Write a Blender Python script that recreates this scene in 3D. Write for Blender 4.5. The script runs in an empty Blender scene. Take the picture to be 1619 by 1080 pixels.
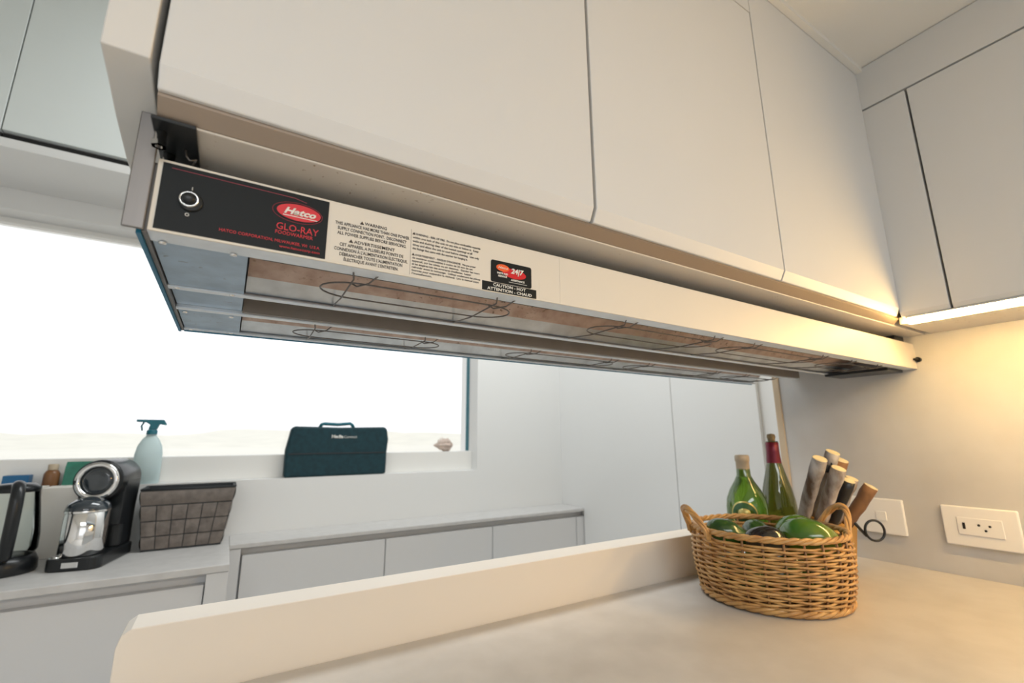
import bpy, bmesh, math, random
from mathutils import Vector, Matrix
random.seed(4)
S = bpy.context.scene
C = S.collection
H = 1.195            # eye height; every z below is written relative to the eye
PI = math.pi

# ------------------------------------------------------------------ camera
def cam_axes(y, p, r):
    f = Vector((math.sin(y)*math.cos(p), math.cos(y)*math.cos(p), math.sin(p)))
    rt = Vector((math.cos(y), -math.sin(y), 0)); up = rt.cross(f)
    return math.cos(r)*rt+math.sin(r)*up, -math.sin(r)*rt+math.cos(r)*up, f
A_, B_, F_ = cam_axes(math.radians(31.35), math.radians(12.05), math.radians(-.3))
cd = bpy.data.cameras.new('camera'); cam = bpy.data.objects.new('camera', cd); C.objects.link(cam)
cd.sensor_width = 36; cd.lens = 725/1619*36; cd.clip_start = .02; cd.clip_end = 4000
m = Matrix((A_, B_, -F_)).transposed().to_4x4(); m.translation = (0, 0, H)
cam.matrix_world = m
cd.dof.use_dof = True; cd.dof.focus_distance = .58; cd.dof.aperture_fstop = 5.0
S.camera = cam

# ------------------------------------------------------------------ world and light
S.view_settings.view_transform = 'Standard'; S.view_settings.look = 'None'
S.view_settings.gamma = 1; S.view_settings.use_curve_mapping = False
S.view_settings.exposure = 0.0
w = bpy.data.worlds.new('sky'); S.world = w; w.use_nodes = True
bg = w.node_tree.nodes['Background']; bg.inputs[0].default_value = (.97, .985, 1, 1); bg.inputs[1].default_value = 1.3
def area(name, loc, rot, sx, sy, power, col):
    l = bpy.data.lights.new(name, 'AREA'); l.shape = 'RECTANGLE'; l.size = sx; l.size_y = sy
    l.energy = power; l.color = col
    o = bpy.data.objects.new(name, l); C.objects.link(o); o.location = loc; o.rotation_euler = rot; return o
area('galley_fill_light', (.75, 1.45, H+1.60), (0, 0, 0), 1.4, .5, 22, (.95, .99, 1))  # unseen fill lamp, added to brighten the galley
area('kitchen_fill_light', (-.3, -1.5, H+.84), (0, 0, 0), 1.8, .8, 34, (.93, .97, 1))  # added fill behind the camera, no known fixture there

# ------------------------------------------------------------------ materials
def mat(name, col, rough=.5, metal=0, noise=0, nscale=20, bump=0, bscale=200, col2=None, spec=.5, trans=0, ior=1.45, emit=None, stretch=None, coat=0):
    m = bpy.data.materials.new(name); m.use_nodes = True
    nt = m.node_tree; b = nt.nodes['Principled BSDF']
    b.inputs['Base Color'].default_value = (*col, 1); b.inputs['Roughness'].default_value = rough
    b.inputs['Metallic'].default_value = metal; b.inputs['Specular IOR Level'].default_value = spec
    b.inputs['Transmission Weight'].default_value = trans; b.inputs['IOR'].default_value = ior
    b.inputs['Coat Weight'].default_value = coat
    tc = nt.nodes.new('ShaderNodeTexCoord'); mp = nt.nodes.new('ShaderNodeMapping')
    nt.links.new(tc.outputs['Object'], mp.inputs[0])
    if stretch: mp.inputs['Scale'].default_value = stretch
    if noise or col2:
        n = nt.nodes.new('ShaderNodeTexNoise'); n.inputs['Scale'].default_value = nscale; n.inputs['Detail'].default_value = 5
        nt.links.new(mp.outputs[0], n.inputs['Vector'])
        r = nt.nodes.new('ShaderNodeValToRGB'); r.color_ramp.elements[0].position = .35; r.color_ramp.elements[1].position = .68
        c2 = col2 or tuple(c*(1-noise) for c in col)
        r.color_ramp.elements[0].color = (*col, 1); r.color_ramp.elements[1].color = (*c2, 1)
        nt.links.new(n.outputs['Fac'], r.inputs[0]); nt.links.new(r.outputs[0], b.inputs['Base Color'])
    if bump:
        n2 = nt.nodes.new('ShaderNodeTexNoise'); n2.inputs['Scale'].default_value = bscale
        nt.links.new(mp.outputs[0], n2.inputs['Vector'])
        bp = nt.nodes.new('ShaderNodeBump'); bp.inputs['Strength'].default_value = bump; bp.inputs['Distance'].default_value = .002
        nt.links.new(n2.outputs['Fac'], bp.inputs['Height']); nt.links.new(bp.outputs[0], b.inputs['Normal'])
    if emit:
        b.inputs['Emission Color'].default_value = (*emit[0], 1); b.inputs['Emission Strength'].default_value = emit[1]
    return m
def pane_mat(name, tint=(1, 1, 1)):
    m = bpy.data.materials.new(name); m.use_nodes = True; nt = m.node_tree
    for n in list(nt.nodes): nt.nodes.remove(n)
    o = nt.nodes.new('ShaderNodeOutputMaterial'); t = nt.nodes.new('ShaderNodeBsdfTransparent'); t.inputs[0].default_value = (*tint, 1)
    g = nt.nodes.new('ShaderNodeBsdfGlossy'); g.inputs['Roughness'].default_value = .02
    f = nt.nodes.new('ShaderNodeFresnel'); f.inputs[0].default_value = 1.3; mx = nt.nodes.new('ShaderNodeMixShader')
    nt.links.new(f.outputs[0], mx.inputs[0]); nt.links.new(t.outputs[0], mx.inputs[1]); nt.links.new(g.outputs[0], mx.inputs[2])
    nt.links.new(mx.outputs[0], o.inputs[0]); return m
M = dict(
 cab=mat('matt_white_lacquer', (.705, .70, .685), .42, noise=.02, nscale=3, bump=.03, bscale=90),
 cabside=mat('white_panel_edge', (.72, .70, .665), .45),
 carc=mat('cabinet_interior_board', (.42, .40, .37), .6),
 soffit=mat('cream_underside_board', (.70, .65, .585), .4, bump=.02, bscale=60, noise=.03, nscale=4),
 wall=mat('painted_white_wall', (.84, .84, .83), .6, bump=.02, bscale=120),
 bcab=mat('white_base_cabinet', (.68, .68, .685), .4),
 gloss=mat('glossy_white_laminate', (.83, .88, .87), .06, bump=1.0, bscale=6, coat=.6, stretch=(.5, 1, 3.0)),
 ceil=mat('ceiling_paint', (.78, .76, .71), .7),
 stone=mat('beige_stone_worktop', (.62, .59, .55), .35, col2=(.55, .52, .48), nscale=14, bump=.03, bscale=60),
 greystone=mat('grey_stone_worktop', (.62, .61, .60), .35, col2=(.56, .55, .54), nscale=30),
 splash=mat('concrete_look_backsplash', (.60, .60, .595), .45, col2=(.54, .535, .52), nscale=7, bump=.08, bscale=30),
 upst=mat('cream_upstand', (.80, .735, .65), .5),
 white=mat('white_plastic', (.87, .86, .83), .3),
 dark=mat('black_plastic', (.012, .014, .016), .28),
 slot=mat('dark_gap', (.02, .02, .02), .8),
 floor=mat('pale_floor_tile', (.74, .73, .70), .4, noise=.06, nscale=6),
 enamel=mat('cream_enamel', (.75, .695, .605), .48, noise=.02, nscale=6),
 steel=mat('brushed_steel', (.23, .215, .205), .42, metal=.7, noise=.3, nscale=30, bump=.03, bscale=200, stretch=(1, 1, .1)),
 alu=mat('bright_aluminium', (.66, .68, .70), .33, metal=1, noise=.15, nscale=40, bump=.05, bscale=40),
 lip=mat('pale_aluminium_lip', (.80, .86, .92), .35, metal=.25, noise=.08, nscale=60),
 wing=mat('clean_reflector', (.68, .73, .78), .32, metal=.7, noise=.25, nscale=30, bump=.06, bscale=30),
 edge_shade=mat('soffit_edge_shade', (.30, .24, .19), .4, metal=.6),  # brown tone carries the shade along the soffit's front edge
 grey=mat('taupe_sheet', (.30, .265, .235), .45, metal=.3, noise=.1, nscale=20),
 refl=mat('heat_stained_reflector', (.55, .44, .39), .42, metal=.5, col2=(.40, .29, .24), nscale=45, bump=.12, bscale=30),
 galv=mat('galvanised_plate', (.44, .56, .68), .36, metal=.6, noise=.2, nscale=35, bump=.05, bscale=60),
 wire=mat('dark_wire', (.16, .15, .145), .4, metal=.6),
 chrome=mat('chrome', (.80, .80, .80), .08, metal=1),
 overlay=mat('black_overlay', (.010, .012, .013), .5, spec=.25),
 red=mat('red_print', (.62, .012, .02), .4),
 redline=mat('dull_red_line', (.30, .03, .05), .4),
 print=mat('brown_black_print', (.05, .035, .025), .5),
 wprint=mat('white_print', (.85, .83, .78), .5),
 orange=mat('orange_print', (.85, .13, .03), .4),
 led=mat('warm_led_diffuser', (1, .9, .7), .4, emit=((1, .63, .23), 105)),
 wicker=mat('natural_wicker', (.64, .38, .14), .38, col2=(.44, .22, .07), nscale=30, bump=.25, bscale=150, coat=.2),
 wickerd=mat('dark_wicker_stake', (.32, .17, .07), .5, noise=.3, nscale=40),
 avo=mat('dark_green_avocado_skin', (.025, .075, .018), .16, col2=(.05, .13, .02), nscale=25, bump=.25, bscale=120, coat=.5),
 avod=mat('black_ripe_avocado_skin', (.018, .014, .016), .14, col2=(.035, .04, .02), nscale=25, bump=.25, bscale=120, coat=.5),
 mango=mat('green_mango_skin', (.04, .17, .02), .16, col2=(.17, .22, .015), nscale=9, bump=.05, bscale=60, coat=.5),
 stem=mat('brown_stem', (.10, .06, .03), .7),
 glassg=mat('green_bottle_glass', (.16, .34, .03), .03, spec=.6, coat=.4, trans=.75, ior=1.5),
 glasso=mat('olive_bottle_glass', (.14, .16, .02), .03, spec=.6, coat=.4, trans=.7, ior=1.5),
 foil=mat('beige_capsule', (.52, .42, .30), .4),
 maroon=mat('maroon_foil', (.17, .012, .03), .3, metal=.3),
 cork=mat('cork', (.28, .20, .10), .8, noise=.3, nscale=200),
 label=mat('bottle_label_green', (.04, .12, .04), .5),
 gold=mat('gold_print', (.70, .60, .22), .35, metal=.4),
 bark=mat('birch_bark', (.52, .48, .44), .7, col2=(.10, .055, .03), nscale=45, bump=.5, bscale=90, stretch=(1, 1, .35)),
 bark2=mat('brown_bark', (.30, .15, .06), .7, col2=(.16, .08, .04), nscale=30, bump=.5, bscale=90, stretch=(1, 1, .35)),
 cut=mat('cut_wood_end', (.92, .80, .52), .6, noise=.12, nscale=60),
 block=mat('golden_wood_block', (.60, .34, .09), .5, col2=(.46, .24, .06), nscale=10, stretch=(6, 6, .6)),
 blade=mat('knife_steel', (.7, .7, .7), .2, metal=1),
 navy=mat('teal_black_canvas', (.008, .045, .06), .7, noise=.3, nscale=60, bump=.2, bscale=300),
 teal=mat('teal_plastic', (.01, .14, .19), .4),
 milky=mat('milky_plastic', (.72, .88, .90), .35, trans=.25),
 boxw=mat('white_cardboard', (.78, .74, .68), .6),
 strap=mat('taupe_woven_strap', (.21, .18, .16), .55, noise=.3, nscale=50, bump=.2, bscale=200),
 strapd=mat('dark_strap_lining', (.03, .035, .04), .6),
 shell=mat('pink_shell', (.72, .58, .50), .5, noise=.3, nscale=50, bump=.4, bscale=60),
 lens=mat('dark_glossy_lens', (.03, .04, .05), .05, coat=1),
 clear=pane_mat('clear_glass', (.93, .98, .98)), pane=pane_mat('window_glass'),
 amber=mat('amber_brown_plastic', (.22, .10, .04), .3), greenp=mat('green_pouch', (.04, .22, .15), .45, noise=.3, nscale=30),
 blue=mat('blue_carton', (.01, .12, .28), .4),
 sand=mat('pale_sand', (.80, .78, .70), .9, noise=.06, nscale=.02), hill=mat('hazy_hill', (.80, .78, .69), .9, noise=.12, nscale=.05),
 sealant=mat('tan_edge_trim', (.62, .49, .34), .5), gasket=mat('blue_gasket', (.008, .16, .21), .5), film=mat('blue_protective_film', (.015, .15, .26), .4),
)

# ------------------------------------------------------------------ builders
def speckle(key, col, scale, lo, hi):
    nt = M[key].node_tree; b = nt.nodes['Principled BSDF']; src = b.inputs['Base Color'].links[0].from_socket
    tc = nt.nodes.new('ShaderNodeTexCoord'); n = nt.nodes.new('ShaderNodeTexNoise'); n.inputs['Scale'].default_value = scale; n.inputs['Detail'].default_value = 2
    n3 = nt.nodes.new('ShaderNodeTexNoise'); n3.inputs['Scale'].default_value = scale*.05
    r = nt.nodes.new('ShaderNodeValToRGB'); r.color_ramp.elements[0].position = lo; r.color_ramp.elements[1].position = hi
    r3 = nt.nodes.new('ShaderNodeValToRGB'); r3.color_ramp.elements[0].position = .45; r3.color_ramp.elements[1].position = .65
    mu = nt.nodes.new('ShaderNodeMath'); mu.operation = 'MULTIPLY'
    mx = nt.nodes.new('ShaderNodeMix'); mx.data_type = 'RGBA'; mx.inputs[7].default_value = (*col, 1)
    nt.links.new(tc.outputs['Object'], n.inputs[0]); nt.links.new(tc.outputs['Object'], n3.inputs[0])
    nt.links.new(n.outputs['Fac'], r.inputs[0]); nt.links.new(n3.outputs['Fac'], r3.inputs[0])
    nt.links.new(r.outputs[0], mu.inputs[0]); nt.links.new(r3.outputs[0], mu.inputs[1]); nt.links.new(mu.outputs[0], mx.inputs[0])
    nt.links.new(src, mx.inputs[6]); nt.links.new(mx.outputs[2], b.inputs['Base Color'])
speckle('soffit', (.30, .19, .10), 160, .66, .72)
speckle('refl', (.16, .11, .08), 150, .62, .70)
speckle('galv', (.16, .14, .14), 120, .66, .72)

class MB:
    def __init__(s): s.bm = bmesh.new(); s.mi = 0
    def _new(s, vs, fs, smooth=False):
        bv = [s.bm.verts.new(v) for v in vs]
        for f in fs:
            try:
                fc = s.bm.faces.new([bv[i] for i in f]); fc.material_index = s.mi; fc.smooth = smooth
            except ValueError: pass
        return bv
    def box(s, x0, x1, y0, y1, z0, z1):
        vs = [(x, y, z) for x in (x0, x1) for y in (y0, y1) for z in (z0, z1)]
        s._new(vs, [(0,1,3,2),(4,6,7,5),(0,4,5,1),(2,3,7,6),(0,2,6,4),(1,5,7,3)]); return s
    def prism(s, prof, a0, a1, axis='x'):
        n = len(prof)
        def P(p, a): return (a, p[0], p[1]) if axis == 'x' else ((p[0], a, p[1]) if axis == 'y' else (p[0], p[1], a))
        vs = [P(p, a0) for p in prof]+[P(p, a1) for p in prof]
        s._new(vs, [tuple(range(n-1, -1, -1)), tuple(range(n, 2*n))]+[(i, (i+1) % n, n+(i+1) % n, n+i) for i in range(n)]); return s
    def lathe(s, prof, c=(0, 0, 0), n=32, ax=None, sx=1, sy=1):
        # prof: (r, z) from bottom to top ; ax: axis direction
        R = Vector((0, 0, 1)).rotation_difference(Vector(ax)).to_matrix() if ax else Matrix.Identity(3)
        rings = []
        vs = []; fs = []
        for r, z in prof:
            if r < 1e-6: rings.append([len(vs)]); vs.append(Vector(c)+R@Vector((0, 0, z)))
            else:
                rings.append(list(range(len(vs), len(vs)+n)))
                for i in range(n):
                    a = 2*PI*i/n; vs.append(Vector(c)+R@Vector((r*sx*math.cos(a), r*sy*math.sin(a), z)))
        for a, b in zip(rings, rings[1:]):
            for i in range(n):
                j = (i+1) % n
                if len(a) == 1 and len(b) == 1: continue
                if len(a) == 1: fs.append((a[0], b[j], b[i]))
                elif len(b) == 1: fs.append((a[i], a[j], b[0]))
                else: fs.append((a[i], a[j], b[j], b[i]))
        s._new(vs, fs, True); return s
    def cyl(s, p0, p1, r, n=16, r1=None):
        p0 = Vector(p0); d = Vector(p1)-p0; L = d.length; r1 = r if r1 is None else r1
        return s.lathe([(0, 0), (r, 0), (r, 0), (r1, L), (r1, L), (0, L)], p0, n, d.normalized())
    def tube(s, pts, r, n=8, closed=False, taper=None):
        pts = [Vector(p) for p in pts]; N = len(pts); vs = []; fs = []
        prev = None
        for i, p in enumerate(pts):
            if closed: t = (pts[(i+1) % N]-pts[i-1]).normalized()
            else: t = (pts[min(i+1, N-1)]-pts[max(i-1, 0)]).normalized()
            if prev is None:
                u = t.orthogonal().normalized()
            else:
                u = (prev-t*prev.dot(t))
                u = u.normalized() if u.length > 1e-6 else t.orthogonal().normalized()
            prev = u; v = t.cross(u); rr = r*(taper(i/(N-1)) if taper else 1)
            for k in range(n):
                a = 2*PI*k/n; vs.append(p+rr*(math.cos(a)*u+math.sin(a)*v))
        for i in range(N if closed else N-1):
            j = (i+1) % N
            for k in range(n): l = (k+1) % n; fs.append((i*n+k, i*n+l, j*n+l, j*n+k))
        if not closed: fs += [tuple(range(n-1, -1, -1)), tuple((N-1)*n+k for k in range(n))]
        s._new(vs, fs, True); return s
    def sphere(s, c, rx, ry, rz, n=24, R=None, f=None):
        vs = []; fs = []; m_ = n//2
        for i in range(m_+1):
            th = PI*i/m_
            for k in range(n):
                a = 2*PI*k/n; v = Vector((rx*math.sin(th)*math.cos(a), ry*math.sin(th)*math.sin(a), rz*math.cos(th)))
                if f: v = f(v)
                if R: v = R@v
                vs.append(Vector(c)+v)
        for i in range(m_):
            for k in range(n): l = (k+1) % n; fs.append((i*n+k, (i+1)*n+k, (i+1)*n+l, i*n+l))
        s._new(vs, fs, True); bmesh.ops.remove_doubles(s.bm, verts=s.bm.verts, dist=1e-6); return s
    def build(s, name, mats, parent=None, bevel=0, xf=None, seg=2, origin=None, sub=0):
        """vertices are in place (z relative to the eye, unless parent given by xf)."""
        if xf is not None: s.bm.transform(xf)
        off = Vector((0, 0, H))
        if parent is not None:
            p = parent; acc = Vector(parent.location)
            while p.parent is not None: p = p.parent; acc += p.location
            off -= acc
        elif origin is not None: off -= Vector(origin)+Vector((0, 0, H))
        s.bm.transform(Matrix.Translation(off))
        bmesh.ops.recalc_face_normals(s.bm, faces=s.bm.faces)
        me = bpy.data.meshes.new(name); s.bm.to_mesh(me); s.bm.free()
        for mm in (mats if isinstance(mats, (list, tuple)) else [mats]): me.materials.append(M[mm])
        o = bpy.data.objects.new(name, me); C.objects.link(o); o.parent = parent
        if parent is None and origin is not None: o.location = Vector(origin)+Vector((0, 0, H))
        if bevel:
            b = o.modifiers.new('bevel', 'BEVEL'); b.width = bevel; b.segments = seg; b.limit_method = 'ANGLE'; b.angle_limit = .7
            for p in me.polygons: pass
        if sub:
            q = o.modifiers.new('sub', 'SUBSURF'); q.levels = q.render_levels = sub
        return o
def tag(o, label=None, cat=None, group=None, kind=None):
    if label: o['label'] = label
    if cat: o['category'] = cat
    if group: o['group'] = group
    if kind: o['kind'] = kind
    return o
def thing(name, loc, label, cat, group=None):
    o = bpy.data.objects.new(name, None); C.objects.link(o); o.empty_display_size = .05
    o.location = (loc[0], loc[1], loc[2]+H); return tag(o, label, cat, group)
def struct(o): o['kind'] = 'structure'; return o
def dup(root, loc, label=None, rot=None):
    def cp(o, par):
        c = o.copy(); C.objects.link(c); c.parent = par
        for ch in [q for q in list(C.objects) if q.parent is o]: cp(ch, c)
        return c
    r = cp(root, None); r.location = (loc[0], loc[1], loc[2]+H)
    if rot: r.rotation_euler = rot
    if label: r['label'] = label
    return r
def text(body, x, z, y, hgt, mat_, parent, name, width=None, align='LEFT', shear=0, depth=.0004, bold=0, spacing=1.0):
    """flat lettering on a face that looks towards -Y; z is the baseline of the first line, hgt the cap height."""
    c = bpy.data.curves.new(name, 'FONT'); c.body = body; c.size = hgt/.69; c.align_x = align; c.shear = shear
    c.extrude = 0; c.offset = bold; c.space_line = spacing; c.resolution_u = 2
    t = bpy.data.objects.new(name, c); C.objects.link(t)
    dg = bpy.context.evaluated_depsgraph_get(); dg.update()
    me = bpy.data.meshes.new_from_object(t.evaluated_get(dg)); bpy.data.objects.remove(t); bpy.data.curves.remove(c)
    xs = [v.co.x for v in me.vertices]; k = 1
    if width: k = width/(max(xs)-min(xs))
    bm = bmesh.new(); bm.from_mesh(me); bpy.data.meshes.remove(me)
    for v in bm.verts: v.co = Vector((x+v.co.x*k, y, z+v.co.y))
    r = bmesh.ops.extrude_face_region(bm, geom=bm.faces[:])
    for v in [g for g in r['geom'] if isinstance(g, bmesh.types.BMVert)]: v.co.y -= depth
    b = MB(); b.bm.free(); b.bm = bm
    return b.build(name, mat_, parent)

# ================================================================== setting
# outside
b = MB(); b.box(-900, 900, 6, 1500, -4.2, -4); struct(b.build('ground', 'sand'))
b = MB(); vs = []; fs = []; nx = 120
for k in range(nx):
    x = -1200+k*22; h = 15+5*math.sin(x*.011)+3*math.sin(x*.037+1)+2*random.random()
    vs += [(x, 330, -4.1), (x, 900, h), (x, 980, -4.1)]
for k in range(nx-1):
    a = k*3; fs += [(a, a+3, a+4, a+1), (a+1, a+4, a+5, a+2)]
b._new(vs, fs, True); struct(b.build('hills', 'hill'))
# floors and ceilings
struct(MB().box(-2.6, 1.9, -3.0, 2.6, -H-.1, -H).build('floor', 'floor'))
struct(MB().box(-2.6, 1.75, -3.0, .745, .868, .95).build('ceiling', 'ceil'))
struct(MB().box(-2.6, 1.9, .745, 2.45, 1.9, 2.0).build('ceiling_galley', 'ceil'))
struct(MB().box(-2.6, 1.75, .745, .765, .868, 1.9).build('trim_1', 'ceil'))
struct(MB().box(-2.7, -2.6, -3.0, 2.6, -H, 2.0).build('wall_left_light_block', 'wall'))  # unseen wall, added to cut light coming in from the left
b = MB(); b.box(-2.6, -1.5, -3.0, -2.9, -H, .868); b.box(.9, 1.9, -3.0, -2.9, -H, .868); b.box(-1.5, .9, -3.0, -2.9, -H, -.6); b.box(-1.5, .9, -3.0, -2.9, .65, .868)
struct(b.build('wall_rear_light_block', 'wall'))  # unseen, added behind the camera to hold back sky light
# kitchen right wall, with its finished end
struct(MB().box(1.40, 1.60, -3.0, .757, -H, .868).build('wall_right', 'splash'))
struct(MB().box(1.396, 1.60, .757, .776, -H, .868).build('trim_2', 'sealant', bevel=.002))
# galley side wall
struct(MB().box(1.65, 1.80, .776, 2.45, -H, 1.9).build('wall_galley_right', 'wall'))
struct(MB().box(1.60, 1.65, .765, .80, -H, 1.9).build('trim_3', 'wall'))
# galley window wall : four pieces in one mesh around the opening
WX0, WX1, WZ0, WZ1, WY = -1.25, 1.107, -.152, .80, 2.17
b = MB()
b.box(-2.6, WX0, WY, WY+.2, -H, 1.9); b.box(WX1, 1.65, WY, WY+.2, -H, 1.9)
b.box(WX0, WX1, WY, WY+.2, -H, WZ0); b.box(WX0, WX1, WY, WY+.2, WZ1, 1.9)
struct(b.build('wall_window', 'wall'))
wn = struct(MB().box(WX0, WX1, 2.228, 2.30, WZ0, -.058).box(WX0, WX1, 2.26, 2.30, WZ1-.02, WZ1).box(WX0, WX0+.04, 2.26, 2.30, -.058, WZ1-.02).build('window_1', 'white', bevel=.002))
MB().box(WX0+.04, WX1-.004, 2.283, 2.288, -.058, WZ1-.02).build('window_glass', 'pane', wn)
MB().box(WX1-.004, WX1-.0005, 2.268, 2.30, -.058, WZ1-.02).build('window_gasket', 'gasket', wn)
# half wall under the pass-through
struct(MB().box(-.087, 1.40, .734, .752, -H, -.40).build('wall_pass_through', 'cab'))

# ================================================================== kitchen side
tag(MB().box(-.087, 1.3995, .02, .7325, -.325, -.295).build('countertop', 'stone', bevel=.002), 'beige stone worktop running up to the outlets under the wicker basket', 'countertop')
# upstand
b = MB()
b.prism([(-.0845, -.40), (-.0845, -.232), (-.081, -.219), (-.072, -.213), (1.3955, -.213), (1.3955, -.40)], .7335, .789, 'y')
tag(b.build('upstand', 'upst', bevel=.0015), 'long cream raised edge board along the back of the worktop', 'upstand')
# base unit that carries the worktop
bs = thing('base_cabinet', (.65, .4, -H), 'white base cabinet beneath the beige stone worktop', 'cabinet')
MB().box(-.085, 1.398, .08, .73, -H+.0, -.326).build('carcass', 'cab', bs)

# wall cabinets, front run
YC = .381
DP = [(YC-.003, .785), (YC-.003, .2712), (YC+.0045, .2555), (YC+.02, .2555), (YC+.02, .785)]
def wall_cab(x0, x1, label, extra=None):
    t = thing('wall_cabinet', ((x0+x1)/2, .56, .257), label, 'cabinet', 'wall cabinets above the food warmer')
    MB().box(x0, x1, YC+.0215, .742, .257, .866).build('carcass', 'carc', t)
    MB().prism(DP, x0+.0012, x1-.0012, 'x').build('door', 'cab', t, bevel=.0012)
    MB().box(x0, x1, YC-.003, YC+.02, .7875, .866).build('filler_rail', 'cab', t)
    return t
t = wall_cab(-.0725, .3475, 'white flat wall cabinet over the warmer control panel, leftmost in the row')
EP = [(.377, .866), (.377, .272), (.411, .2655), (.445, .2578), (.50, .250), (.745, .247), (.745, .866)]
MB().prism(EP, -.1045, -.0765, 'x').build('end_panel', 'cabside', t, bevel=.001)
wall_cab(.3495, .7595, 'white flat wall cabinet over the bare cream length of the warmer, second from the left')
t = thing('wall_cabinet', (.98, .56, .257), 'white fixed corner panel cabinet beside the inside corner above the warmer end', 'cabinet', 'wall cabinets above the food warmer')
MB().box(.7615, 1.3985, YC+.0215, .742, .257, .866).build('carcass', 'carc', t)
MB().prism([(YC-.003, .866), (YC-.003, .2712), (YC+.0045, .2555), (YC+.02, .2555), (YC+.02, .866)], .7618, 1.2075, 'x').build('corner_panel', 'cab', t, bevel=.0008)
# side run
XC = 1.208
t = thing('wall_cabinet', (1.3, -.1, .257), 'white wall cabinet on the right over the power outlets and glowing light strip', 'cabinet')
MB().box(XC+.0215, 1.3985, -1.2, .378, .257, .866).build('carcass', 'carc', t)
SP = lambda zt: [(XC, zt), (XC, .262), (XC+.004, .2525), (XC+.02, .2525), (XC+.02, zt)]
MB().prism(SP(.757), .2985, .3795, 'y').build('filler_panel', 'cab', t, bevel=.0008)
MB().prism(SP(.757), -.30, .2945, 'y').build('door', 'cab', t, bevel=.0012)
MB().prism(SP(.757), -.90, -.304, 'y').build('door', 'cab', t, bevel=.0012)
MB().box(XC-.0005, XC+.02, -.90, .3795, .761, .866).build('filler_rail', 'cab', t)
# cove under the ceiling
struct(MB().box(-.10, XC, YC-.016, YC-.0035, .857, .868).build('trim_4', 'ceil'))
# soffit boards
sf = thing('soffit_board', (.65, .56, .24), 'cream stained underside board between the wall cabinets and the food warmer', 'board')
MB().box(-.0710, 1.3985, .4005, .745, .240, .2555).build('board', 'soffit', sf, bevel=.0012)
MB().prism([(.389, .2555), (.389, .2525), (.3995, .2415), (.4003, .2415), (.4003, .2555)], -.0710, 1.2248, 'x').build('shaded_edge', 'edge_shade', sf)  # dark strip built in for the shaded band below the doors
tag(MB().box(1.226, 1.3985, -1.2, .3885, .240, .2555).build('soffit_board', 'soffit', bevel=.001), 'cream underside board behind the glowing strip on the right', 'board')
# LED strip
t = thing('light_strip', (1.218, 0, .237), 'glowing warm light strip under the right hand wall cabinet', 'light')
MB().box(1.2125, 1.2245, -1.0, .370, .2365, .2475).build('diffuser', 'led', t)
MB().box(1.2095, 1.2255, -1.0, .372, .248, .2515).build('channel', 'alu', t)

# ------------------------------------------------------------------ food warmer
YW = .426
fw = thing('food_warmer', (.65, .60, .160), 'long cream and steel twin heat lamp food warmer hung under the cabinets', 'food warmer')
# front panel with folded lips
b = MB()
b.prism([(YW, .160), (YW, .2215), (YW+.016, .2215), (YW+.016, .2195), (YW+.0018, .2195), (YW+.0018, .160)], -.0700, 1.405, 'x')
b.build('front_panel', 'enamel', fw, bevel=.0006)
MB().prism([(YW+.002, .1600), (YW+.002, .1615), (YW+.0235, .1615), (YW+.0235, .1600)], -.0700, 1.395, 'x').build('front_lip', 'lip', fw)
def housing(y0, y1, x1, front):
    # shell with lips along the underside and a folded reflector
    b = MB()
    yf = y0+(.0125 if front else 0)
    L = .011
    zt = .2185
    b.prism([(yf, .1605), (yf, zt), (y1, zt), (y1, .1605), (y1-L, .1605), (y1-L, .1622), (y1-.0018, .1622), (y1-.0018, zt-.002), (yf+.0018, zt-.002), (yf+.0018, .1622), (yf+L, .1622), (yf+L, .1605)], -.0700, x1, 'x')
    b.build('housing', 'alu', fw)
    MB().box(-.070, x1, yf, yf+L, .1590, .1604).box(-.070, x1, y1-L, y1, .1590, .1604).build('tray_lip', 'lip', fw) if not front else MB().box(-.070, x1, y1-L, y1, .1590, .1604).build('tray_lip', 'lip', fw)
    ya, yb = yf+L-.002, y1-L+.002
    z0 = .1632; zc = .199
    m1 = ya+(yb-ya)*.30; m2 = ya+(yb-ya)*.60
    for P, nm, mm in (([(ya, z0), (m1, zc)], 'reflector_wing', 'refl' if front else 'wing'), ([(m1, zc), (m2, zc)], 'reflector', 'refl'), ([(m2, zc), (m2+(yb-m2)*.62, zc+(z0-zc)*.62)], 'reflector_wing', 'refl'), ([(m2+(yb-m2)*.62, zc+(z0-zc)*.62), (yb, z0)], 'reflector_edge', 'wing')):
        MB().prism(P+[(p[0], p[1]+.0012) for p in reversed(P)], .0005, x1-.004, 'x').build(nm, mm, fw)
    MB().box(-.0690, -.0010, yf+L+.0005, y1-L-.0005, .1608, .1626).build('wiring_cover', 'galv', fw)
    for xx in (-.062, -.012):
        for yy in (y0+.022, y1-.006):
            MB().lathe([(0, -.0015), (.0026, -.0012), (.003, 0)], (xx, yy, .1592), 12).build('screw', 'chrome', fw)
housing(YW, .587, 1.385, True)
housing(.668, .805, 1.338, False)
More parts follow.
